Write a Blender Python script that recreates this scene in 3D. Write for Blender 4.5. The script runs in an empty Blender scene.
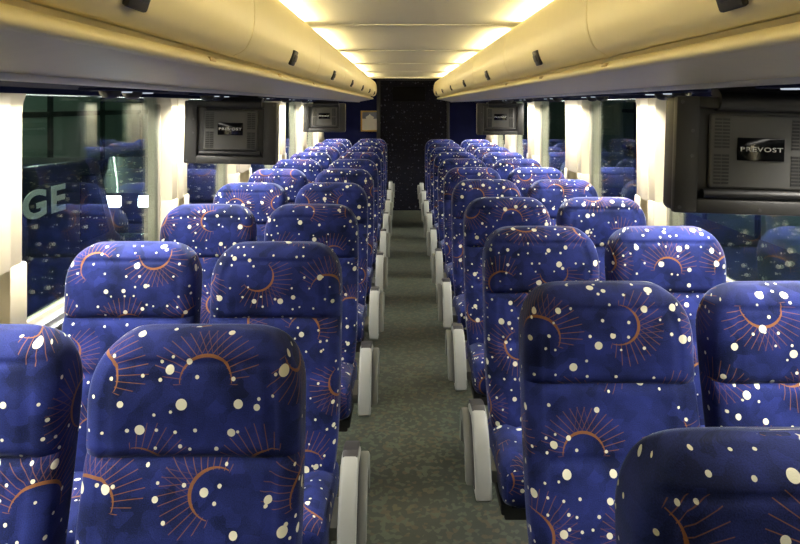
import bpy, bmesh, math, random
from mathutils import Vector, Matrix
random.seed(7)
S = bpy.context.scene
COL = S.collection
PI = math.pi
EYE = 1.568                      # camera height above the coach floor

# ------------------------------------------------------------------ materials
def new_mat(name):
    m = bpy.data.materials.new(name); m.use_nodes = True
    nt = m.node_tree; nt.nodes.clear()
    out = nt.nodes.new('ShaderNodeOutputMaterial')
    return m, nt, out

class G:
    """small math-node builder"""
    def __init__(s, nt): s.nt = nt
    def _in(s, sock, v):
        if isinstance(v, (int, float)): sock.default_value = v
        elif isinstance(v, (tuple, list)): sock.default_value = v
        else: s.nt.links.new(v, sock)
    def m(s, op, a, b=None, c=None, clamp=False):
        n = s.nt.nodes.new('ShaderNodeMath'); n.operation = op; n.use_clamp = clamp
        s._in(n.inputs[0], a)
        if b is not None: s._in(n.inputs[1], b)
        if c is not None: s._in(n.inputs[2], c)
        return n.outputs[0]
    def vm(s, op, a, b=None):
        n = s.nt.nodes.new('ShaderNodeVectorMath'); n.operation = op
        s._in(n.inputs[0], a)
        if b is not None: s._in(n.inputs[1], b)
        return n.outputs[0]
    def sep(s, v):
        n = s.nt.nodes.new('ShaderNodeSeparateXYZ'); s._in(n.inputs[0], v); return n.outputs
    def com(s, x, y, z=0.0):
        n = s.nt.nodes.new('ShaderNodeCombineXYZ')
        for i, v in enumerate((x, y, z)): s._in(n.inputs[i], v)
        return n.outputs[0]
    def mix(s, f, a, b):
        n = s.nt.nodes.new('ShaderNodeMix'); n.data_type = 'RGBA'
        s._in(n.inputs[0], f); s._in(n.inputs[6], a); s._in(n.inputs[7], b)
        return n.outputs[2]
    def step(s, v, a, b):            # smooth ramp 0..1 from a to b
        n = s.nt.nodes.new('ShaderNodeMapRange'); n.interpolation_type = 'SMOOTHSTEP'
        s._in(n.inputs[0], v); n.inputs[1].default_value = a; n.inputs[2].default_value = b
        return n.outputs[0]
    def noise(s, vec, scale, detail=2.0, rough=.5):
        n = s.nt.nodes.new('ShaderNodeTexNoise'); s._in(n.inputs['Vector'], vec)
        n.inputs['Scale'].default_value = scale; n.inputs['Detail'].default_value = detail
        n.inputs['Roughness'].default_value = rough
        return n.outputs[0]

def rgb(c): return (c[0], c[1], c[2], 1.0)

def plain(name, col, rough=.5, metal=0., spec=.5, var=.08, scale=18, bump=0.0, bscale=300, coat=0.0):
    m, nt, out = new_mat(name); g = G(nt)
    b = nt.nodes.new('ShaderNodeBsdfPrincipled'); nt.links.new(b.outputs[0], out.inputs[0])
    tc = nt.nodes.new('ShaderNodeTexCoord')
    nz = g.noise(tc.outputs['Object'], scale, 3)
    lo = [x*(1-var) for x in col]; hi = [min(1, x*(1+var)) for x in col]
    nt.links.new(g.mix(nz, rgb(lo), rgb(hi)), b.inputs['Base Color'])
    b.inputs['Roughness'].default_value = rough; b.inputs['Metallic'].default_value = metal
    b.inputs['Specular IOR Level'].default_value = spec
    b.inputs['Coat Weight'].default_value = coat
    if bump:
        bn = nt.nodes.new('ShaderNodeBump'); bn.inputs['Strength'].default_value = bump
        bn.inputs['Distance'].default_value = .002
        nt.links.new(g.noise(tc.outputs['Object'], bscale, 2), bn.inputs['Height'])
        nt.links.new(bn.outputs[0], b.inputs['Normal'])
    return m

def emit(name, col, strength):
    m, nt, out = new_mat(name)
    e = nt.nodes.new('ShaderNodeEmission'); e.inputs[0].default_value = rgb(col); e.inputs[1].default_value = strength
    nt.links.new(e.outputs[0], out.inputs[0]); return m

def star_fabric(name, base=(.003,.007,.040), base2=(.027,.043,.245), dots=(.78,.76,.58), ray=(.27,.115,.033), rnd=True, uvscale=1.0, sheen=.45):
    m, nt, out = new_mat(name); g = G(nt)
    b = nt.nodes.new('ShaderNodeBsdfPrincipled'); nt.links.new(b.outputs[0], out.inputs[0])
    uv = nt.nodes.new('ShaderNodeUVMap').outputs[0]
    uv = g.vm('SCALE', uv); uv.node.inputs['Scale'].default_value = uvscale
    if rnd:
        oi = nt.nodes.new('ShaderNodeObjectInfo')
        r = oi.outputs['Random']
        off = g.com(g.m('MULTIPLY', r, 37.0), g.m('MULTIPLY', r, 91.0), 0.0)
        uv = g.vm('ADD', uv, off)
    # ---- woven ground: soft squares and nap
    def cells(sc, thr):
        ch = nt.nodes.new('ShaderNodeTexVoronoi'); ch.voronoi_dimensions = '2D'; ch.distance = 'CHEBYCHEV'
        ch.inputs['Scale'].default_value = sc; g._in(ch.inputs['Vector'], uv)
        return g.sep(ch.outputs['Color'])[0]
    sq = cells(34, .5)
    nz = g.noise(uv, 9, 3)
    fine = g.noise(uv, 420, 2, .6)
    f = g.m('ADD', g.m('MULTIPLY', sq, .30), g.m('MULTIPLY', g.step(nz, .25, .75), .55))
    f = g.m('ADD', f, g.m('MULTIPLY', g.m('SUBTRACT', fine, .5), .8))
    col = g.mix(g.m('SUBTRACT', f, .08, clamp=True), rgb(base), rgb(base2))
    # ---- sunburst crescents, one to each staggered cell
    W = .215
    x, y, _ = g.sep(uv)
    py = g.m('DIVIDE', y, W*.92); row = g.m('FLOOR', py)
    px = g.m('ADD', g.m('DIVIDE', x, W), g.m('MULTIPLY', g.m('FLOORED_MODULO', row, 2.0), .5))
    cx = g.m('FLOOR', px)
    wn = nt.nodes.new('ShaderNodeTexWhiteNoise'); wn.noise_dimensions = '2D'
    g._in(wn.inputs['Vector'], g.com(cx, row))
    ang = g.m('MULTIPLY', wn.outputs['Value'], 2*PI)
    lx = g.m('SUBTRACT', g.m('FRACT', px), .5); ly = g.m('SUBTRACT', g.m('FRACT', py), .5)
    ca, sa = g.m('COSINE', ang), g.m('SINE', ang)
    rx = g.m('ADD', g.m('ADD', g.m('MULTIPLY', lx, ca), g.m('MULTIPLY', ly, sa)), .13)
    ry = g.m('SUBTRACT', g.m('MULTIPLY', ly, ca), g.m('MULTIPLY', lx, sa))
    rr = g.m('SQRT', g.m('ADD', g.m('MULTIPLY', rx, rx), g.m('MULTIPLY', ry, ry)))
    th = g.m('ARCTAN2', ry, rx)
    ath = g.m('ABSOLUTE', th)
    R0 = .225
    span = g.m('SUBTRACT', 1.0, g.step(ath, 1.15, 1.75))
    rout = g.m('ADD', R0+.06, g.m('MULTIPLY', span, .24))
    dr = g.m('SUBTRACT', rr, R0)
    inside = g.m('MULTIPLY', g.m('GREATER_THAN', dr, -.004), g.m('LESS_THAN', rr, rout))
    inside = g.m('MULTIPLY', inside, g.m('LESS_THAN', ath, 1.7))
    rays = None
    for ox, oy, n, wt in ((-.03, .15, 46, 1.0), (-.03, -.15, 46, .8)):
        qx = g.m('SUBTRACT', rx, ox); qy = g.m('SUBTRACT', ry, oy)
        t = g.m('ARCTAN2', qy, qx)
        q = g.m('SQRT', g.m('ADD', g.m('MULTIPLY', qx, qx), g.m('MULTIPLY', qy, qy)))
        fr = g.m('ABSOLUTE', g.m('SUBTRACT', g.m('FRACT', g.m('MULTIPLY', g.m('ADD', t, 20*PI), n/(2*PI))), .5))
        d = g.m('MULTIPLY', g.m('MULTIPLY', fr, 2*PI/n), q)       # distance from the ray, in cells
        l = g.m('SUBTRACT', 1.0, g.step(d, .0010, .0056))
        side = g.step(g.m('MULTIPLY', ry, 1.0 if oy > 0 else -1.0), .22, -.16)   # each fan fades past the middle
        l = g.m('MULTIPLY', l, g.m('MULTIPLY', side, wt))
        rays = l if rays is None else g.m('MAXIMUM', rays, l)
    rays = g.m('MULTIPLY', g.m('MULTIPLY', rays, inside), .75)
    adr = g.m('ABSOLUTE', g.m('SUBTRACT', dr, .012))
    wid = g.m('ADD', .004, g.m('MULTIPLY', g.m('SUBTRACT', 1.0, g.step(ath, .2, 1.7)), .013))
    arc = g.m('MULTIPLY', g.m('LESS_THAN', adr, wid), g.m('LESS_THAN', ath, 1.65))
    arc = g.m('MULTIPLY', arc, g.m('ADD', .55, g.m('MULTIPLY', fine, .6)))
    burst = g.m('MAXIMUM', rays, arc, clamp=True)
    col = g.mix(burst, col, rgb(ray))
    # ---- cream dots in two sizes
    dsum = None
    for sc, rmin, rmax, keep in ((15.0, .085, .165, .55), (30.0, .085, .13, .66)):
        v = nt.nodes.new('ShaderNodeTexVoronoi'); v.voronoi_dimensions = '2D'
        v.inputs['Scale'].default_value = sc; v.inputs['Randomness'].default_value = .9
        g._in(v.inputs['Vector'], uv)
        cr, cg_, _ = g.sep(v.outputs['Color'])
        rad = g.m('ADD', rmin, g.m('MULTIPLY', cr, rmax-rmin))
        d = g.m('LESS_THAN', v.outputs['Distance'], rad)
        d = g.m('MULTIPLY', d, g.m('GREATER_THAN', cg_, keep))
        dsum = d if dsum is None else g.m('MAXIMUM', dsum, d)
    col = g.mix(dsum, col, rgb(dots))
    nt.links.new(col, b.inputs['Base Color'])
    b.inputs['Roughness'].default_value = .85
    b.inputs['Specular IOR Level'].default_value = .2
    b.inputs['Sheen Weight'].default_value = sheen; b.inputs['Sheen Roughness'].default_value = .28
    b.inputs['Sheen Tint'].default_value = (.55, .65, 1, 1)
    bn = nt.nodes.new('ShaderNodeBump'); bn.inputs['Strength'].default_value = .25; bn.inputs['Distance'].default_value = .002
    nt.links.new(fine, bn.inputs['Height']); nt.links.new(bn.outputs[0], b.inputs['Normal'])
    return m

def glass_mat(name, tint=(.80,.86,.84), f0=.08):
    m, nt, out = new_mat(name); g = G(nt)
    lw = nt.nodes.new('ShaderNodeLayerWeight'); lw.inputs[0].default_value = .5
    p = g.m('POWER', lw.outputs['Facing'], 4.6)
    fac = g.m('ADD', f0, g.m('MULTIPLY', p, 1-f0), clamp=True)
    tr = nt.nodes.new('ShaderNodeBsdfTransparent'); tr.inputs[0].default_value = rgb(tint)
    gl = nt.nodes.new('ShaderNodeBsdfGlossy'); gl.inputs['Roughness'].default_value = .015
    gl.inputs[0].default_value = (.9,.95,1,1)
    mx = nt.nodes.new('ShaderNodeMixShader'); nt.links.new(fac, mx.inputs[0])
    nt.links.new(tr.outputs[0], mx.inputs[1]); nt.links.new(gl.outputs[0], mx.inputs[2])
    nt.links.new(mx.outputs[0], out.inputs[0]); return m

def floor_mat():
    m, nt, out = new_mat('rubber floor'); g = G(nt)
    b = nt.nodes.new('ShaderNodeBsdfPrincipled'); nt.links.new(b.outputs[0], out.inputs[0])
    tc = nt.nodes.new('ShaderNodeTexCoord').outputs['Object']
    v = nt.nodes.new('ShaderNodeTexVoronoi'); v.inputs['Scale'].default_value = 55; g._in(v.inputs['Vector'], tc)
    c = g.sep(v.outputs['Color'])
    sp = g.m('GREATER_THAN', c[0], .72); sp2 = g.m('GREATER_THAN', c[1], .86)
    nz = g.noise(tc, 5, 4)
    col = g.mix(nz, rgb((.019,.026,.021)), rgb((.040,.051,.040)))
    col = g.mix(g.m('MULTIPLY', sp, .6), col, rgb((.085,.105,.073)))
    col = g.mix(g.m('MULTIPLY', sp2, .6), col, rgb((.10,.075,.04)))
    nt.links.new(col, b.inputs['Base Color'])
    b.inputs['Roughness'].default_value = .45
    bn = nt.nodes.new('ShaderNodeBump'); bn.inputs['Strength'].default_value = .2; bn.inputs['Distance'].default_value = .001
    nt.links.new(c[0], bn.inputs['Height']); nt.links.new(bn.outputs[0], b.inputs['Normal'])
    return m

FAB = star_fabric('starry moquette')
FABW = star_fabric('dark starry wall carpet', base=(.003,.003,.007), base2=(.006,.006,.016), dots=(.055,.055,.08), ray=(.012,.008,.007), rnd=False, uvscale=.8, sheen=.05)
M = dict(
    shell = plain('seat back shell', (.035,.04,.06), .6, bump=.2),
    cream = plain('cream bin plastic', (.84,.74,.44), .42, bump=.08, var=.03),
    panel = plain('grey beige service panel', (.86,.77,.54), .42, var=.04, bump=.08),
    strip = plain('pale edge strip', (.62,.60,.54), .4, var=.03),
    navy = plain('navy carpet trim', (.012,.016,.05), .95, bump=.4, spec=.1),
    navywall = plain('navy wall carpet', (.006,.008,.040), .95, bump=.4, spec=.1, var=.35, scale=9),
    ceil = plain('ceiling vinyl', (.62,.61,.53), .6, var=.03, bump=.1),
    pillar = plain('ivory pillar plastic', (.66,.60,.43), .38, var=.03),
    gasket = plain('black rubber', (.012,.012,.013), .6),
    winframe = plain('beige window frame', (.42,.38,.29), .5),
    soot = plain('soot black', (.003,.003,.004), .8, spec=.1),
    alu = plain('aluminium', (.55,.56,.56), .35, metal=.9),
    wallc = plain('side wall carpet', (.05,.055,.075), .95, bump=.4),
    armgrey = plain('light grey plastic', (.30,.315,.30), .4, var=.04),
    armmid = plain('mid grey plastic', (.16,.17,.16), .42),
    pad = plain('charcoal arm pad', (.03,.03,.035), .5),
    steel = plain('dark steel', (.08,.08,.085), .4, metal=.6),
    tv = plain('dark grey monitor plastic', (.030,.030,.029), .42, bump=.25, bscale=700),
    tvlite = plain('mid grey monitor plastic', (.080,.080,.076), .5, bump=.25, bscale=700),
    black = plain('black gloss', (.006,.006,.007), .12),
    dark = plain('black plastic', (.010,.010,.011), .5),
    silver = plain('silver lettering', (.85,.85,.83), .4),
    lens = emit('reading lamp lens', (.75,.85,1.0), .7),
    tube = emit('cove tube', (1.0,.82,.44), 46.0),
    lamp = emit('window strip lamp', (1.0,.94,.84), 6.0),
    gold = plain('gold frame', (.42,.28,.08), .4, metal=.5),
    paper = plain('notice paper', (.75,.73,.66), .7),
    notice = plain('notice blue grey', (.16,.17,.22), .7),
    tag = plain('brown seat tag', (.42,.30,.12), .5),
    asphalt = plain('asphalt', (.03,.03,.03), .9, bump=.5, bscale=60),
    garage = plain('garage cladding', (.19,.24,.20), .7, var=.2),
    garagedk = plain('garage rail', (.012,.016,.014), .6),
    van = plain('dark van paint', (.012,.015,.02), .3, coat=.5),
    letter = plain('white lettering', (.9,.9,.88), .5),
    chrome = plain('chrome', (.6,.6,.6), .15, metal=1),
    head = emit('headlamp', (.85,.93,1.0), 30.0),
    rearlt = plain('pale ceiling end trim', (.75,.72,.60), .5),
    fab = FAB, fabw = FABW, glass = glass_mat('window glass'), floor = floor_mat(),
)
# glow of the tubes added outside to brighten the van lettering and garage
M['fill_tube'] = emit('garage fill tube', (.75,1.0,.80), 320.0)

# ------------------------------------------------------------------ mesh helpers
def finish(name, bm, mat, parent=None, smooth=True, angle=35):
    bmesh.ops.recalc_face_normals(bm, faces=bm.faces)
    me = bpy.data.meshes.new(name); bm.to_mesh(me); bm.free()
    mats = mat if isinstance(mat, (list, tuple)) else [mat]
    for m in mats: me.materials.append(M[m])
    if smooth:
        for p in me.polygons: p.use_smooth = True
        me.set_sharp_from_angle(angle=math.radians(angle))
    o = bpy.data.objects.new(name, me); COL.objects.link(o)
    if parent is not None: o.parent = parent
    return o

def merge(dst, src):
    me = bpy.data.meshes.new('tmp'); src.to_mesh(me); src.free(); dst.from_mesh(me); bpy.data.meshes.remove(me)

def box(bm, lo, hi, bev=0.0, seg=2, rot=None, mi=0):
    t = bmesh.new(); bmesh.ops.create_cube(t, size=1)
    c = [(a+b)/2 for a, b in zip(lo, hi)]; s = [abs(b-a) for a, b in zip(lo, hi)]
    bmesh.ops.scale(t, vec=s, verts=t.verts)
    if bev: bmesh.ops.bevel(t, geom=t.edges[:], offset=min(bev, min(s)*.49), segments=seg, affect='EDGES', profile=.5)
    if rot is not None: bmesh.ops.rotate(t, cent=(0,0,0), matrix=rot, verts=t.verts)
    bmesh.ops.translate(t, vec=c, verts=t.verts)
    for f in t.faces: f.material_index = mi
    merge(bm, t); return bm

def prism(bm, pts, axis, a, b, bev=0.0, seg=2):
    """polygon pts extruded along axis: 'x' pts=(y,z), 'y' pts=(x,z), 'z' pts=(x,y)"""
    t = bmesh.new()
    def P(p, d): return {'x': (d, p[0], p[1]), 'y': (p[0], d, p[1]), 'z': (p[0], p[1], d)}[axis]
    va = [t.verts.new(P(p, a)) for p in pts]; vb = [t.verts.new(P(p, b)) for p in pts]
    n = len(pts)
    t.faces.new(va); t.faces.new(vb[::-1])
    for i in range(n): t.faces.new((va[i], vb[i], vb[(i+1) % n], va[(i+1) % n]))
    bmesh.ops.recalc_face_normals(t, faces=t.faces)
    if bev:
        es = [e for f in t.faces if len(f.verts) == n for e in f.edges] if n != 4 else t.edges[:]
        bmesh.ops.bevel(t, geom=list(set(es)), offset=bev, segments=seg, affect='EDGES', profile=.5)
    merge(bm, t); return bm

def cyl(bm, p, q, r, seg=20, r2=None):
    p, q = Vector(p), Vector(q); d = q-p
    t = bmesh.new(); bmesh.ops.create_cone(t, cap_ends=True, segments=seg, radius1=r, radius2=r if r2 is None else r2, depth=d.length)
    bmesh.ops.rotate(t, cent=(0,0,0), matrix=d.to_track_quat('Z','Y').to_matrix(), verts=t.verts)
    bmesh.ops.translate(t, vec=(p+q)/2, verts=t.verts)
    merge(bm, t); return bm

def rrect(x0, x1, y0, y1, r, n=6):
    pts = []
    for cx, cy, a0 in ((x1-r, y1-r, 0), (x0+r, y1-r, 90), (x0+r, y0+r, 180), (x1-r, y0+r, 270)):
        for i in range(n+1):
            a = math.radians(a0+90*i/n); pts.append((cx+r*math.cos(a), cy+r*math.sin(a)))
    return pts

def box_uv(bm):
    uvl = bm.loops.layers.uv.verify()
    bm.normal_update()
    for f in bm.faces:
        n = f.normal; a = [abs(n.x), abs(n.y), abs(n.z)]; k = a.index(max(a))
        for l in f.loops:
            c = l.vert.co
            l[uvl].uv = (c.y, c.z) if k == 0 else ((c.x, c.z) if k == 1 else (c.x, c.y + .37))

def empty(name, loc=(0,0,0), label=None, cat=None, group=None):
    o = bpy.data.objects.new(name, None); COL.objects.link(o); o.location = loc; o.empty_display_size = .1
    tag(o, label, cat, group); return o
def tag(o, label=None, cat=None, group=None, kind=None):
    if label: o['label'] = label
    if cat: o['category'] = cat
    if group: o['group'] = group
    if kind: o['kind'] = kind
    return o
def struct(name, bm, mat, smooth=True, angle=35):
    o = finish(name, bm, mat, None, smooth, angle); o['kind'] = 'structure'; return o
def copy_tree(o, parent=None):
    c = o.copy(); COL.objects.link(c)
    if parent is not None: c.parent = parent
    for ch in list(o.children): copy_tree(ch, c)
    return c

# ------------------------------------------------------------------ dimensions
HW = 1.22                        # inner half width
Y0, Y1 = -2.6, 9.85              # front / rear of the saloon
ZC = EYE+.395                    # ceiling
ZU = EYE+.042                    # underside of the bins
SILL = .845
PILLARS = [(-1.35,-.9),(.22,.60),(1.55,1.97),(3.19,3.44),(4.50,4.94),(6.11,6.42),(7.43,7.84),(8.85,9.55)]

PILL = {1: PILLARS, -1: [((3.25,3.48) if p == (3.19,3.44) else p) for p in PILLARS]}

# ------------------------------------------------------------------ shell
bm = bmesh.new(); box(bm, (-1.34,Y0,-.06), (1.34,Y1+.1,0)); struct('floor', bm, 'floor', False)
for sgn, side in ((-1,'left'), (1,'right')):
    bm = bmesh.new()
    x0, x1 = sorted((sgn*HW, sgn*1.32))
    box(bm, (x0,Y0,0), (x1,Y1,SILL))                       # below the glass
    box(bm, (x0,Y0,1.66), (x1,Y1,2.10))                    # above the glass, behind the bins
    box(bm, (x0,9.50,SILL), (x1,Y1,1.66))
    struct('wall_'+side, bm, 'wallc', False)
    bm = bmesh.new()                                       # metal sill rail
    a, b = sorted((sgn*1.175, sgn*1.235))
    box(bm, (a,Y0,SILL-.03), (b,Y1,SILL), .006)
    a, b = sorted((sgn*1.195, sgn*1.235))
    box(bm, (a,Y0,SILL), (b,Y1,SILL+.018), .005)
    struct('windowsill_'+side, bm, 'alu')
bm = bmesh.new(); box(bm, (-1.34,Y0-.08,0), (1.34,Y0,2.1)); struct('wall_front', bm, 'wallc', False)

# ceiling: separate lining panels with thin seams, slightly crowned
bm = bmesh.new()
seams = [1.71+1.52*k for k in range(-3, 6)]
edges_y = [Y0]+[s for s in seams if s > Y0]+[9.22]
for a, b in zip(edges_y[:-1], edges_y[1:]):
    a2, b2 = a+.004, b-.004
    n = 14
    pts = [(-.78+1.56*i/n, ZC-.012*(abs(-.78+1.56*i/n)/.78)**2*1.0) for i in range(n+1)]
    pts += [(.78, ZC+.05), (-.78, ZC+.05)]
    prism(bm, pts, 'y', a2, b2)
box(bm, (-1.3,Y0,ZC+.05), (1.3,Y1,ZC+.10))
for s in seams[1:]:
    box(bm, (-.60,s-.010,ZC-.006), (.60,s+.010,ZC+.0), .003)
struct('ceiling', bm, 'ceil', True, 20)

# pillars between the windows, with the flare at the top
def pillar_bm(sgn, a, b):
    bm = bmesh.new()
    pts = [(a,SILL),(b,SILL),(b,1.54),(b+.008,1.575),(b+.03,1.61),(b+.03,1.66),(a-.03,1.66),(a-.03,1.61),(a-.008,1.575),(a,1.54)]
    prism(bm, pts, 'x', sgn*1.175, sgn*1.30, .010)
    m = (a+b)/2
    pts = [(a+.07,SILL+.004),(b-.07,SILL+.004),(b-.07,1.655),(a+.07,1.655)]
    prism(bm, pts, 'x', sgn*1.170, sgn*1.18, .004)          # raised centre cover
    pts = [(a-.002,SILL),(b+.016,SILL),(b+.016,1.10),(a-.002,1.10)]
    prism(bm, pts, 'x', sgn*1.170, sgn*1.28, .008)          # thicker lower section
    return bm
k = 0
for sgn in (-1, 1):
    for (a, b) in PILL[sgn]:
        k += 1
        struct('trim_%d' % k, pillar_bm(sgn, a, b), 'pillar')
# windows
k = 0
for sgn in (-1, 1):
    for (p, q) in zip(PILL[sgn][:-1], PILL[sgn][1:]):
        k += 1
        a, b = p[1], q[0]
        bm = bmesh.new()
        x0, x1 = sorted((sgn*1.232, sgn*1.262))
        w = .007
        box(bm, (x0,a,SILL), (x1,b,SILL+.035), .004); box(bm, (x0,a,1.63), (x1,b,1.66), .004, mi=1)
        box(bm, (x0,a,SILL+.035), (x1,a+w,1.63), .004); box(bm, (x0,b-w,SILL+.035), (x1,b,1.63), .004)
        fr = struct('window_%d' % k, bm, ['winframe','gasket'])
        bm = bmesh.new()
        x0, x1 = sorted((sgn*1.244, sgn*1.250))
        box(bm, (x0,a+w,SILL+.035), (x1,b-w,1.63))
        finish('pane', bm, 'glass', fr, False)

# ------------------------------------------------------------------ overhead bins
DOOR = [(.432,.330),(.420,.315),(.409,.285),(.4035,.25),(.402,.215),(.406,.180),(.414,.155),(.428,.133),(.455,.119)]
def offset_in(pts, d):
    o = []
    for i, p in enumerate(pts):
        a = pts[max(i-1, 0)]; b = pts[min(i+1, len(pts)-1)]
        t = Vector((b[0]-a[0], b[1]-a[1])).normalized(); n = Vector((-t.y, t.x))
        if n.x < 0: n = -n
        o.append((p[0]+n.x*d, p[1]+n.y*d))
    return o
def smooth_curve(pts, n=4):
    out = []
    for i in range(len(pts)-1):
        p0 = pts[max(i-1,0)]; p1 = pts[i]; p2 = pts[i+1]; p3 = pts[min(i+2,len(pts)-1)]
        for j in range(n):
            t = j/n
            out.append(tuple(.5*((2*b)+(c-a)*t+(2*a-5*b+4*c-d)*t*t+(3*b-a-3*c+d)*t**3) for a,b,c,d in zip(p0,p1,p2,p3)))
    out.append(pts[-1]); return out
DC = smooth_curve(DOOR)
DI = offset_in(DC, .014)
def bin_parts(sgn, a, b, root, y0=0):
    X = lambda pts: [(sgn*x, EYE+h) for x, h in pts]
    bm = bmesh.new()
    body = [(.455,.325),(.446,.30),(.430,.255),(.430,.21),(.435,.19),(.446,.165),(.465,.137),(.485,.124),(.66,.124),(1.2,.124),(1.2,.30),(.80,.318),(.60,.320)]
    prism(bm, X(body), 'y', a, b)
    finish('body', bm, 'cream', root, True, 25)
    bm = bmesh.new()
    prism(bm, X(DC + DI[::-1]), 'y', a+.003, b-.003, .003, 1)
    door = finish('door', bm, 'cream', root, True, 30)
    # latch: a black recessed cup with a paddle
    yc = (a+b)/2 - .03
    nx, nz = -.955*sgn, -.30
    rot = Matrix.Rotation(-math.atan2(.30, .955)*sgn, 3, 'Y')
    bm = bmesh.new()
    cx, cz = sgn*.4105, EYE+.158
    box(bm, (cx-.006,yc-.034,cz-.026), (cx+.006,yc+.034,cz+.026), .005, 2, rot)
    lt = finish('latch', bm, 'dark', door)
    bm = bmesh.new()
    px, pz = cx-sgn*.006, cz-.004
    box(bm, (px-.004,yc-.022,pz-.010), (px+.004,yc+.022,pz+.014), .003, 2, rot)
    finish('paddle', bm, 'pad', door)
ords = ['nearest the camera','second from the camera','third from the camera','fourth from the camera','fifth from the camera','sixth from the camera','farthest, at the rear wall']
BIN0, BL, NB = .30, 1.30, 7
for sgn, side in ((-1,'left'), (1,'right')):
    for i in range(NB):
        root = empty('luggage_bin', (0,0,0), 'cream overhead luggage bin above the %s seats, %s' % (side, ords[i]), 'luggage bin', 'overhead luggage bins on the '+side)
        bin_parts(sgn, BIN0+BL*i, BIN0+BL*(i+1), root)
    # run of bins ahead of the first window, out of the picture
    X = lambda pts: [(sgn*x, EYE+h) for x, h in pts]
    bm = bmesh.new(); prism(bm, X(DC+[(.485,.124),(1.2,.124),(1.2,.30),(.80,.318),(.46,.32)]), 'y', Y0, BIN0-.002)
    struct('trim_%d' % (17 if sgn < 0 else 18), bm, 'cream')
    # long service panel below the doors
    bm = bmesh.new()
    yE = BIN0+BL*NB
    pts = X([(.490,.1225),(.490,.105),(.466,.0835),(.478,.0785),(.560,.0635),(.640,.0500),(.650,.0490),(.700,.070),(.70,.1225)])
    prism(bm, pts, 'y', Y0, yE, .0)
    struct('trim_%d' % (19 if sgn < 0 else 20), bm, 'panel')
    bm = bmesh.new()
    pts = X([(.495,.1085),(.462,.1065),(.4535,.099),(.4505,.092),(.4515,.087),(.456,.0830),(.463,.0815),(.495,.0800)])
    prism(bm, pts, 'y', Y0, yE)
    struct('trim_%d' % (26 if sgn < 0 else 27), bm, 'cream', True, 50)
    bm = bmesh.new()
    pts = X([(.6405,.0490),(.648,.041),(.658,.038),(.70,.040),(.70,.066),(.652,.0485)])
    prism(bm, pts, 'y', Y0, yE)
    struct('trim_%d' % (21 if sgn < 0 else 22), bm, 'strip')
    bm = bmesh.new()
    pts = X([(.69,.044),(.985,.044),(.990,.029),(1.000,.029),(1.006,.044),(1.215,.044),(1.215,.122),(.69,.122)])
    prism(bm, pts, 'y', Y0, yE)
    struct('trim_%d' % (23 if sgn < 0 else 24), bm, 'navy')

# cove tubes above the bins
ordp = ['nearest the camera','second from the camera','third from the camera','fourth from the camera','fifth from the camera','last before the rear wall']
tb = [(s+.16, s+1.36) for s in (.19,1.71,3.23,4.75,6.27,7.79)]
def cove(sgn, a, b, label, grp):
    r = empty('cove_light', (0,0,0), label, 'light', grp)
    bm = bmesh.new(); cyl(bm, (sgn*.50,a,EYE+.352), (sgn*.50,b,EYE+.352), .012); finish('tube', bm, 'tube', r)
    bm = bmesh.new(); box(bm, (sgn*.50-.025,a-.02,EYE+.3195), (sgn*.50+.025,b+.02,EYE+.336), .004)
    for e in (a-.012, b+.0):
        box(bm, (sgn*.50-.014,e,EYE+.334), (sgn*.50+.014,e+.012,EYE+.368), .003)
    finish('holder', bm, 'strip', r)
for sgn, side in ((-1,'left'), (1,'right')):
    for i, (a, b) in enumerate(tb):
        cove(sgn, a, min(b, 9.1), 'warm cove tube light on top of the %s luggage bins, %s' % (side, ordp[i]), 'cove tubes above the bins')

# strip lamps under the bins along the windows
def strip_lamp(sgn, a, b, label):
    r = empty('strip_downlight', (0,0,0), label, 'light', 'strip lamps along the windows')
    x0, x1 = sorted((sgn*1.06, sgn*1.12))
    bm = bmesh.new(); box(bm, (x0-.012,a,EYE+.038), (x1+.012,b,EYE+.0441), .003); finish('housing', bm, 'strip', r)
    bm = bmesh.new(); box(bm, (x0,a+.02,EYE+.036), (x1,b-.02,EYE+.0385), .002); finish('diffuser', bm, 'lamp', r)
    ld = bpy.data.lights.new('strip_light', 'AREA'); ld.shape = 'RECTANGLE'; ld.size = .05; ld.size_y = b-a-.05
    ld.energy = 27; ld.color = (1,.94,.84); ld.spread = math.radians(132)
    lo = bpy.data.objects.new('strip_light', ld); COL.objects.link(lo); lo.parent = r; lo.location = ((x0+x1)/2,(a+b)/2,EYE+.034)
for sgn, side in ((-1,'left'), (1,'right')):
    for i in range(NB):
        a = BIN0+BL*i+.08; b = BIN0+BL*(i+1)-.08
        strip_lamp(sgn, a, b, 'long white strip lamp under the %s bins by the window, %s' % (side, ords[i]))

# reading light panels under the bins, one to a seat row
def reading_panel(sgn, y, label):
    r = empty('reading_spotlight_panel', (0,0,0), label, 'reading light', 'reading light panels under the bins')
    xc = sgn*.80
    bm = bmesh.new(); box(bm, (xc-.055,y-.17,EYE+.036), (xc+.055,y+.17,EYE+.0441), .004); finish('base_plate', bm, 'navy', r)
    for dy in (-.11, .03):
        bm = bmesh.new(); t = bmesh.new(); bmesh.ops.create_uvsphere(t, u_segments=16, v_segments=8, radius=.028)
        bmesh.ops.scale(t, vec=(1,1,.75), verts=t.verts); bmesh.ops.translate(t, vec=(xc,y+dy,EYE+.036), verts=t.verts); merge(bm, t)
        finish('air_nozzle', bm, 'dark', r)
    for dy in (-.04, .11):
        bm = bmesh.new(); cyl(bm, (xc,y+dy,EYE+.033), (xc,y+dy,EYE+.040), .026, 20, .03); finish('lens', bm, 'lens', r)

# ------------------------------------------------------------------ rear wall
bm = bmesh.new(); box(bm, (-1.34,Y1,0), (1.34,Y1+.10,2.1)); struct('wall_back', bm, 'navywall', False)
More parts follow.
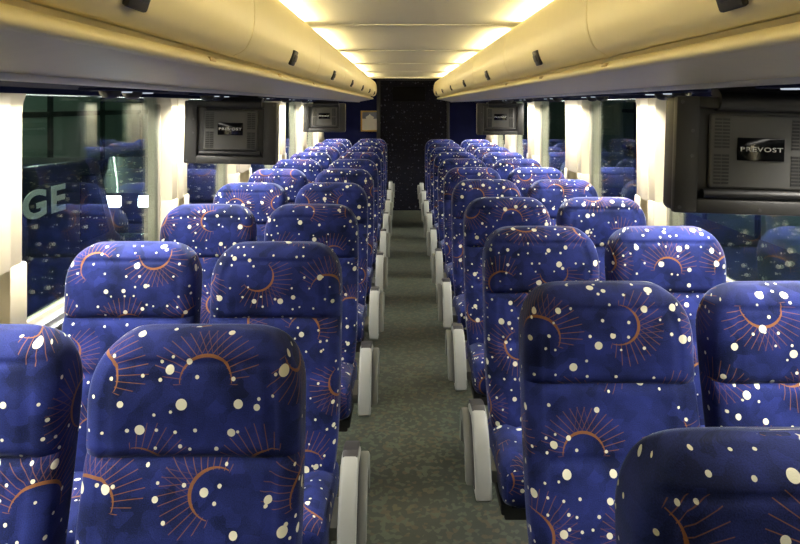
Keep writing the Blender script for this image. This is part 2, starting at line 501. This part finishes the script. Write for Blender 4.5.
# lavatory door panel in starry carpet with dark frame
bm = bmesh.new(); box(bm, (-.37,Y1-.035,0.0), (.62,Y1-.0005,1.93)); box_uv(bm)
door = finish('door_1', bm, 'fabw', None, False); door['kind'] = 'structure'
bm = bmesh.new()
box(bm, (-.42,Y1-.06,0), (-.37,Y1-.0005,1.95), .006)
box(bm, (-.42,Y1-.06,1.93), (.66,Y1-.0005,1.961), .006)
box(bm, (.62,Y1-.06,0), (.66,Y1-.0005,1.93), .006)
finish('door_frame', bm, 'dark', door)
bm = bmesh.new(); box(bm, (-.18,Y1-.075,1.62), (.30,Y1-.03,1.84), .01); finish('door_hatch', bm, 'soot', door)
bm = bmesh.new(); box(bm, (-.60,9.225,ZC-.02), (.60,9.36,ZC+.05), .008); struct('trim_25', bm, 'rearlt')

r = empty('framed_notice', (-.525,Y1-.001,EYE-.24), 'gold framed notice with white and grey print on the dark rear wall', 'picture')
bm = bmesh.new()
for lo, hi in (((-.135,-.022,-.155),(-.113,0,.155)), ((.113,-.022,-.155),(.135,0,.155)), ((-.113,-.022,-.155),(.113,0,-.133)), ((-.113,-.022,.133),(.113,0,.155))):
    box(bm, lo, hi, .004)
finish('frame', bm, 'gold', r)
bm = bmesh.new(); box(bm, (-.113,-.010,-.133), (.113,0,.133)); finish('print', bm, 'paper', r)
bm = bmesh.new(); box(bm, (-.113,-.012,.035), (.113,-.0102,.133))
finish('print_heading', bm, 'notice', r)
bm = bmesh.new(); prism(bm, [(-.05,.03),(.05,.03),(.062,.06),(.02,.085),(0,.11),(-.02,.085),(-.062,.06)], 'y', -.014, -.0122); finish('emblem', bm, 'paper', r)

# ------------------------------------------------------------------ seats
W2 = .217                        # half width of a backrest
H_TOP, H_BOT = 1.107, .43
def spine(h):                    # centre line depth of the backrest at height h (reclined, head end tipped forward)
    t = (H_TOP-h)/(H_TOP-H_BOT); d = H_TOP-h
    return -.190*t + .006*math.sin(t*PI) - .040*max(0, 1-d/.24)**2
def half_w(h):
    d = H_TOP-h
    w = W2 - .004*max(0, 1-d/.34)
    rv, rh, e = .135, .122, 2.25
    if d < rv: w = w - rh + rh*max(0, 1-((rv-d)/rv)**e)**(1/e)
    if h < .60: w -= .010*((.60-h)/.17)**2
    if d < .004: w *= max(.02, math.sqrt(d/.004))
    return max(w, .004)
def half_d(h):
    d = H_TOP-h; r = .055
    base = .066 + .006*math.exp(-((d-.10)/.09)**2)
    if d < r: base *= math.sqrt(max(.0004, 1-((r-d)/r)**2))
    return base
HEAD_SPLIT = H_TOP-.232
def back_grid(h_lo, h_hi, nh, nv=72, end_lo=True, end_hi=True):
    bm = bmesh.new(); uvl = bm.loops.layers.uv.verify()
    hs = []
    for i in range(nh+1):
        t = i/nh
        hs.append(h_lo+(h_hi-h_lo)*t)
    if abs(h_hi-H_TOP) < 1e-6:      # crowd the slices at the crown
        hs = [h_lo+(h_hi-h_lo)*math.sin(i/nh*PI/2) for i in range(nh+1)]
        hs[-1] = H_TOP-.00025
    rings, uvs = [], []
    for h in hs:
        w, d, sy = half_w(h), half_d(h), spine(h)
        ring, arc = [], []
        e = 5.0
        pts = []
        for k in range(nv):
            a = -PI/2 + 2*PI*k/nv         # start in the middle of the front (-y)
            c, s = math.cos(a), math.sin(a)
            # even spacing along a rounded rectangle: warp the angle by the aspect
            a2 = math.atan2(s*1.0, c*1.0)
            x = abs(c)**(2/e)*math.copysign(1, c)*w; y = abs(s)**(2/e)*math.copysign(1, s)*d
            pts.append((x, y))
        for (x, y) in pts:
            if y < 0:
                f = min(1, -y/d) if d > 1e-5 else 0
                dt = H_TOP-h
                edge = min(w-abs(x), dt if True else 9)
                dip = 0
                # border seam, side bolsters, cross seams
                dip += .006*math.exp(-((w-abs(x)-.050)/.006)**2) * (1 if dt > .05 else 0)
                if dt < .30: dip += .005*math.exp(-((dt-.050)/.006)**2)
                dip -= .010*math.exp(-((W2-.045-abs(x))/.05)**2) * (1 if dt > .2 else dt/.2)
                dip += .013*math.exp(-((dt-.232)/.010)**2)
                dip += .008*math.exp(-((dt-.395)/.012)**2)*(1 if abs(x) < w-.05 else .2)
                dip -= .014*math.exp(-((dt-.13)/.075)**2)
                dip -= .012*math.exp(-((dt-.50)/.10)**2)*(1-(x/W2)**2)
                y += dip*f
            ring.append(bm.verts.new((x, y+sy, h)))
        ac = [0]
        for k in range(1, nv+1):
            p, q = pts[k-1], pts[k % nv]; ac.append(ac[-1]+math.hypot(q[0]-p[0], q[1]-p[1]))
        rings.append(ring); uvs.append(ac)
    vv = [0]
    for i in range(1, len(hs)):
        p = (spine(hs[i-1])-half_d(hs[i-1]), hs[i-1]); q = (spine(hs[i])-half_d(hs[i]), hs[i])
        vv.append(vv[-1]+math.hypot(q[0]-p[0], q[1]-p[1]))
    for i in range(len(hs)-1):
        for k in range(nv):
            f = bm.faces.new((rings[i][k], rings[i][(k+1) % nv], rings[i+1][(k+1) % nv], rings[i+1][k]))
            def uvof(ii, kk):
                tot = uvs[ii][-1]; u = uvs[ii][kk]
                if k >= nv/2: u -= tot          # sides run outwards from the front centre
                return (u, vv[ii]+h_lo)
            for l, (ii, kk) in zip(f.loops, ((i,k),(i,k+1),(i+1,k+1),(i+1,k))): l[uvl].uv = uvof(ii, kk)
    for ring, ii in ((rings[0], 0), (rings[-1], len(hs)-1)):
        f = bm.faces.new(ring)
        for l in f.loops: l[uvl].uv = (l.vert.co.x, l.vert.co.y+hs[ii])
    return bm

def cushion_bm():
    """seat cushion lofted front to back, rounded nose"""
    bm = bmesh.new()
    ys = [-.530,-.527,-.520,-.508,-.49,-.46,-.42,-.36,-.30,-.22,-.15]
    rings = []; n = 48
    for y in ys:
        t = (y+.530)/.38
        nose = min(1, max(0, (y+.530)/.07)); rd = math.sqrt(max(.0, 1-(1-nose)**2))
        top = .455+.018*math.sin(min(1,t*1.2)*PI*.5+.5)-.03*t - .055*(1-rd)
        bot = .300 + .05*(1-rd) + .02*t
        w = .216-.02*(1-rd)
        cz, hz = (top+bot)/2, (top-bot)/2
        ring = []
        for k in range(n):
            a = 2*PI*k/n; c, s = math.cos(a), math.sin(a); e = 5
            x = abs(c)**(2/e)*math.copysign(1,c)*w; z = abs(s)**(2/e)*math.copysign(1,s)*hz
            if z > 0: z += .008*math.exp(-((abs(x)-.17)/.03)**2) - .006*math.exp(-((abs(x)-.13)/.008)**2)
            ring.append(bm.verts.new((x, y, cz+z)))
        rings.append(ring)
    for i in range(len(ys)-1):
        for k in range(n): bm.faces.new((rings[i][k], rings[i][(k+1)%n], rings[i+1][(k+1)%n], rings[i+1][k]))
    bm.faces.new(rings[0]); bm.faces.new(rings[-1])
    bmesh.ops.recalc_face_normals(bm, faces=bm.faces)
    box_uv(bm); return bm

ME = {}
def shared(key, name, make, mat, parent, angle=35):
    """part whose mesh is made once and shared by every seat"""
    if key not in ME:
        o = finish(name, make(), mat, parent, True, angle); ME[key] = o.data; return o
    o = bpy.data.objects.new(name, ME[key]); COL.objects.link(o); o.parent = parent; return o

def shell_bm():
    bm = bmesh.new()
    rings = []; n = 24
    hs = [.40+i*(.93-.40)/12 for i in range(13)]
    for h in hs:
        w = half_w(h)-.020; y0 = spine(h)+half_d(h)-.006; ring = []
        for (x, y) in rrect(-w, w, y0, y0+.022, .010, 3): ring.append(bm.verts.new((x, y, h)))
        rings.append(ring)
    n = len(rings[0])
    for i in range(len(hs)-1):
        for k in range(n): bm.faces.new((rings[i][k], rings[i][(k+1)%n], rings[i+1][(k+1)%n], rings[i+1][k]))
    bm.faces.new(rings[0]); bm.faces.new(rings[-1]); return bm
def base_bm():
    bm = bmesh.new()
    box(bm, (-.20,-.47,.255), (.20,-.43,.296), .006); box(bm, (-.20,-.20,.255), (.20,-.16,.296), .006)
    box(bm, (-.21,-.47,.270), (-.175,-.13,.306), .006); box(bm, (.175,-.47,.270), (.21,-.13,.306), .006)
    box(bm, (-.205,-.16,.27), (-.175,-.11,.52), .006); box(bm, (.175,-.16,.27), (.205,-.11,.52), .006)
    return bm
def leg_bm(sgn):
    bm = bmesh.new()
    x = -sgn*.13
    prism(bm, [(-.46,.262),(-.16,.262),(-.20,.20),(-.22,.03),(-.15,.012),(-.15,0),(-.46,0),(-.46,.012),(-.38,.03),(-.40,.20)], 'x', x-.018, x+.018, .004)
    return bm
ARM = [(-.250,.345),(-.245,.50),(-.262,.535),(-.300,.553),(-.350,.560),(-.395,.548),(-.430,.520),(-.462,.475),(-.490,.425),(-.512,.375),(-.520,.348),(-.505,.335),(-.40,.335),(-.28,.335)]
def arm_panel_bm(sgn):
    bm = bmesh.new()
    a, b = sorted((sgn*.243, sgn*.294))
    prism(bm, ARM, 'x', a, b, .010, 3)
    a, b = sorted((sgn*.18, sgn*.25)); box(bm, (a,-.42,.345), (b,-.27,.385), .006)      # tie to the seat frame
    return bm
def arm_cover_bm(sgn):
    bm = bmesh.new()
    o = [(-.262,.40),(-.262,.50),(-.30,.527),(-.35,.533),(-.395,.515),(-.44,.46),(-.475,.40),(-.487,.365),(-.46,.362),(-.42,.44),(-.385,.49),(-.35,.502),(-.32,.49),(-.295,.46),(-.285,.40)]
    o = [(y+.028, z-.004) for y, z in o]
    prism(bm, o, 'x', sgn*.292, sgn*.320, .006); return bm
def arm_recess_bm(sgn):
    bm = bmesh.new()
    prism(bm, [(-.262,.36),(-.262,.50),(-.30,.525),(-.35,.532),(-.395,.512),(-.435,.455),(-.47,.395),(-.48,.36)], 'x', sgn*.2925, sgn*.2965); return bm
def arm_rest_bm(sgn):
    bm = bmesh.new(); a, b = sorted((sgn*.246, sgn*.291))
    prism(bm, [(-.372,.552),(-.350,.566),(-.300,.561),(-.255,.545),(-.245,.52),(-.30,.545),(-.35,.552)], 'x', a, b, .004)
    return bm

def seat(name_side, sgn_aisle, aisle, loc, label):
    """sgn_aisle: +1 when the aisle lies towards +x"""
    r = empty('coach_seat', loc, label, 'seat', 'starry blue coach seats')
    shared('back', 'backrest', lambda: back_grid(H_BOT, HEAD_SPLIT, 44), 'fab', r, 60)
    shared('head', 'headrest', lambda: back_grid(HEAD_SPLIT, H_TOP, 40), 'fab', r, 60)
    shared('cush', 'seat_cushion', cushion_bm, 'fab', r, 60)
    shared('shell', 'back_shell', shell_bm, 'shell', r)
    shared('base', 'seat_frame', base_bm, 'steel', r)
    shared('leg%d' % sgn_aisle, 'leg', lambda: leg_bm(sgn_aisle), 'steel', r)
    if aisle:
        p = shared('panel%d' % sgn_aisle, 'armrest_panel', lambda: arm_panel_bm(sgn_aisle), 'armgrey', r)
        tag(p, 'pale grey plastic armrest panel')
        c = shared('recess%d' % sgn_aisle, 'recess', lambda: arm_recess_bm(sgn_aisle), 'pad', p)
        c = shared('cover%d' % sgn_aisle, 'side_cover', lambda: arm_cover_bm(sgn_aisle), 'armmid', p)
        shared('arm%d' % sgn_aisle, 'armrest', lambda: arm_rest_bm(sgn_aisle), 'pad', r)
    return r
NTH = ['first','second','third','fourth','fifth','sixth','seventh','eighth','ninth','tenth','eleventh']
AXL, WXL, AX, WX = .463, .942, .478, .950
LEFT = [1.417+.85*k for k in range(10)]
RIGHT = [.966+.794*k for k in range(11)]
for k, y in enumerate(LEFT):
    seat('l', 1, True, (-AXL,y,0), 'blue star-print coach seat left of the aisle, beside it, %s row from the camera' % NTH[k])
    seat('l', 1, False, (-WXL,y,0), 'blue star-print coach seat along the left windows, %s row from the camera' % NTH[k])
for k, y in enumerate(RIGHT):
    seat('r', -1, True, (AX,y,0), 'blue star-print coach seat right of the aisle, beside it, %s row from the camera' % NTH[k])
    if k: seat('r', -1, False, (WX,y,0), 'blue star-print coach seat along the right windows, %s row from the camera' % NTH[k])
for k, y in enumerate(LEFT[:6]):
    reading_panel(-1, y-.45, 'small reading light and air nozzle panel under the left bins, %s row from the camera' % NTH[k])
for k, y in enumerate(RIGHT[1:7]):
    reading_panel(1, y-.45, 'small reading light and air nozzle panel under the right bins, %s row from the camera' % NTH[k+1])
# seat number tags on the service panels
for sgn, side, ys in ((-1,'left',(1.42,2.20,3.05)), (1,'right',(1.62,2.36,3.15))):
    for k, y in enumerate(ys):
        bm = bmesh.new(); box(bm, (min(sgn*.4500,sgn*.464),y-.022,EYE+.093), (max(sgn*.4500,sgn*.464),y+.022,EYE+.103), .002)
        tag(finish('row_tag', bm, 'tag'), 'small brown row tag on the %s bin ledge, %s from the camera' % (side, NTH[k]), 'tag', 'row tags on the bin ledges')

# ------------------------------------------------------------------ monitors
def text_obj(name, body, size, mat, parent, loc, rot, sx=1.0, ext=.001, bold=0.0):
    c = bpy.data.curves.new(name, 'FONT'); c.body = body; c.size = size; c.align_x = 'CENTER'; c.align_y = 'CENTER'; c.extrude = ext
    c.space_character = 1.15; c.offset = bold
    t = bpy.data.objects.new('tmp', c); COL.objects.link(t)
    dg = bpy.context.evaluated_depsgraph_get(); dg.update()
    me = bpy.data.meshes.new_from_object(t.evaluated_get(dg)); bpy.data.objects.remove(t); bpy.data.curves.remove(c)
    me.materials.clear(); me.materials.append(M[mat])
    o = bpy.data.objects.new(name, me); COL.objects.link(o); o.parent = parent; o.location = loc; o.rotation_euler = rot; o.scale = (sx,1,1); return o
def monitor(loc, label, roll=0):
    """origin at the top middle of the rear face that looks at the camera"""
    r = empty('monitor', loc, label, 'monitor', 'monitors hanging under the bins')
    r.rotation_euler = (0, roll, 0)
    w, h, d = .205, .297, .07
    T = -.018
    bm = bmesh.new()
    # border: four bars around the recess, then the tub behind
    ix0, ix1, iz0, iz1 = -.148, .148, -.262, -.046
    prism(bm, rrect(-w, w, -h+.002, T, .016, 5), 'y', .018, d, .006)
    for lo, hi in (((-w,0,-h),(ix0,.022,T)), ((ix1,0,-h),(w,.022,T)), ((ix0-.004,0,-h),(ix1+.004,.022,iz0)), ((ix0-.004,0,iz1),(ix1+.004,.022,T))):
        box(bm, lo, hi, .006)
    finish('housing', bm, 'tv', r)
    bm = bmesh.new(); box(bm, (-.120,.006,iz0+.026), (.120,.020,iz1-.012), .010, 3); bp = finish('back_panel', bm, 'tvlite', r)
    bm = bmesh.new(); cyl(bm, (-.135,.008,iz0+.013), (.135,.008,iz0+.013), .011, 16); finish('lower_lip', bm, 'dark', r)
    # vents: paired columns of slits left and right, in two blocks
    for sx in (-1, 1):
        for bz in (-.104, -.190):
            bm = bmesh.new()
            for cx in (.083, .102):
                for i in range(9):
                    z = bz + (i-4)*.0082
                    box(bm, (sx*cx-.0085,.0045,z-.0026), (sx*cx+.0085,.0065,z+.0026))
            finish('vent', bm, 'dark', bp)
    bm = bmesh.new(); box(bm, (-.056,.001,-.168), (.056,.0065,-.113), .002); pl = finish('badge', bm, 'black', bp)
    text_obj('lettering', 'PREVOST', .0150, 'silver', pl, (0,.0006,-.141), (PI/2,0,0), 1.50)
    # hinge and bracket up to the bin
    bm = bmesh.new(); cyl(bm, (-.105,.012,-.026), (.14,.012,-.026), .026, 24); box(bm, (-.10,-.004,-.02), (.135,.04,.0), .006)
    finish('hinge', bm, 'dark', r)
    bm = bmesh.new(); box(bm, (-.08,.01,-.012), (.12,.10,.010), .004); finish('bracket', bm, 'dark', r)
    for sx, z in ((-1,-h+.014),(1,-h+.014),(-1,T-.014),(1,T-.014),(-.86,-.10),(-.86,-.16),(0,-h+.012)):
        bm = bmesh.new(); cyl(bm, (sx*(w-.014),-.0015,z), (sx*(w-.014),.004,z), .0042, 12)
        finish('screw', bm, 'steel', r)
    bm = bmesh.new(); box(bm, (-w+.03,d-.002,-h+.035), (w-.03,d+.003,T-.03), .002); finish('screen', bm, 'black', r)
    return r
TOPZ = ZU-.008
monitor((.815,1.57,TOPZ), 'dark grey monitor seen from behind, close up at the right edge', .032)
monitor((-.805,2.93,TOPZ), 'dark grey monitor seen from behind under the left bins, nearer one', .022)
monitor((.82,5.80,TOPZ), 'small distant dark monitor under the right luggage bins')
monitor((-.80,6.40,TOPZ), 'small distant dark monitor under the left luggage bins')

# ------------------------------------------------------------------ outside, seen through the glass
GZ = -1.45
bm = bmesh.new(); box(bm, (-14,-8,GZ-.1), (14,26,GZ)); struct('ground', bm, 'asphalt', False)
for sgn, side in ((-1,'garage_left'), (1,'garage_right')):
    bm = bmesh.new(); X = sgn*8.0
    box(bm, (min(X,X+sgn*.2),-8,GZ), (max(X,X+sgn*.2),26,4))
    for i in range(12):
        y = -6+2.6*i; box(bm, (X-.06,y,GZ), (X+.06,y+.15,4), mi=1)
    for z in (.0, 1.3, 2.6): box(bm, (X-.05,-8,z), (X+.05,26,z+.12), mi=1)
    struct('wall_'+side, bm, ['garage','garagedk'], False)
bm = bmesh.new(); box(bm, (-8,24,GZ), (8,24.2,4)); struct('wall_garage_end', bm, 'garage', False)

bm = bmesh.new(); box(bm, (-8.2,-8,4.0), (8.2,26,4.15)); struct('roof_garage', bm, 'garage', False)
for x_, y, w_ in ((-2.6,5.2,'left windows, nearer'), (-2.6,11.0,'left windows, farther'), (4.2,6.0,'right windows, nearer'), (4.2,12.0,'right windows, farther')):  # unseen lamps added to light the van's lettered side and the dark right windows
    g_ = empty('garage_ceiling_fill_lamp', (x_,y,4.0), 'added greenish fill lamp under the garage roof outside the %s' % w_, 'lamp', 'added fill lamps under the garage roof')
    bm = bmesh.new(); box(bm, (-.10,-.65,-.06), (.10,.65,.0), .01); finish('housing', bm, 'strip', g_)
    for x in (-.05, .05):
        bm = bmesh.new(); cyl(bm, (x,-.6,-.08), (x,.6,-.08), .018); finish('tube', bm, 'fill_tube', g_)

r = empty('parked_van', (-3.9,6.9,GZ), 'dark parked van with white GE letters outside the left window', 'van')
bm = bmesh.new()
prism(bm, [(-1.9,.45),(1.5,.45),(2.4,.55),(2.5,1.05),(2.0,1.35),(1.5,2.35),(-1.9,2.45),(-2.0,1.2)], 'x', -1.9, 0, .06, 3); finish('body', bm, 'van', r)
bm = bmesh.new(); prism(bm, [(1.0,1.35),(1.78,1.35),(1.38,2.15),(1.0,2.18)], 'x', -.012, .012, .01); finish('window', bm, 'black', r)
for y in (-1.2, 1.6):
    bm = bmesh.new(); cyl(bm, (-.20,y,.36), (.02,y,.36), .36, 32); wl = finish('wheel', bm, 'gasket', r)
    bm = bmesh.new(); cyl(bm, (.015,y,.36), (.035,y,.36), .20, 24); finish('hubcap', bm, 'chrome', wl)
text_obj('lettering', 'GE', .40, 'letter', r, (.012,.20,1.96), (PI/2,0,PI/2), 1.65, .004, .012)

r = empty('parked_truck', (-5.08,12.2,GZ), 'parked truck facing the coach with both headlamps lit', 'truck')
bm = bmesh.new()
prism(bm, [(.0,.45),(.0,1.25),(.35,1.35),(.75,2.0),(4.2,2.1),(4.2,.45)], 'x', -.75, .75, .06, 3); finish('body', bm, 'van', r)
bm = bmesh.new(); box(bm, (-.72,-.10,.42), (.72,.03,.68), .03); finish('bumper', bm, 'chrome', r)
for x in (-.37, .37):
    bm = bmesh.new(); box(bm, (x-.21,-.03,1.13), (x+.21,.04,1.34), .03); finish('headlamp', bm, 'head', r)
for y in (.8, 3.3):
    for x in (-.76, .60):
        bm = bmesh.new(); cyl(bm, (x,y,.38), (x+.16,y,.38), .38, 28); finish('wheel', bm, 'gasket', r)
# unseen fill tubes added high on the side walls to brighten the outside
for sgn, side in ((-1,'left'), (1,'right')):
    for i, y in enumerate((3.0, 11.0)):
        g_ = empty('garage_wall_fill_lamp', (sgn*7.85,y,3.3), 'added greenish fill lamp on the garage wall outside the %s windows, %s' % (side, 'nearer' if i == 0 else 'farther'), 'lamp', 'added fill lamps on the garage walls')
        bm = bmesh.new(); box(bm, (-.06,-.65,-.02), (.15,.65,.06), .01); finish('housing', bm, 'strip', g_)
        bm = bmesh.new(); cyl(bm, (0,-.6,-.035), (0,.6,-.035), .018); finish('tube', bm, 'fill_tube', g_)

# ------------------------------------------------------------------ world, camera, view
w = bpy.data.worlds.new('night'); S.world = w; w.use_nodes = True
w.node_tree.nodes['Background'].inputs[0].default_value = (.004,.005,.007,1)
w.node_tree.nodes['Background'].inputs[1].default_value = 1.0
cam = bpy.data.cameras.new('camera'); co = bpy.data.objects.new('camera', cam); COL.objects.link(co)
co.location = (-.045,0,EYE); co.rotation_euler = (PI/2,0,0)
cam.sensor_width = 36; cam.sensor_fit = 'HORIZONTAL'; cam.lens = 660/800*36
cam.shift_x = -2/800; cam.shift_y = -167/800; cam.clip_start = .02; cam.clip_end = 200
S.camera = co
vs = S.view_settings
vs.view_transform = 'Standard'; vs.look = 'None'; vs.gamma = 1; vs.use_curve_mapping = False; vs.exposure = 0.0
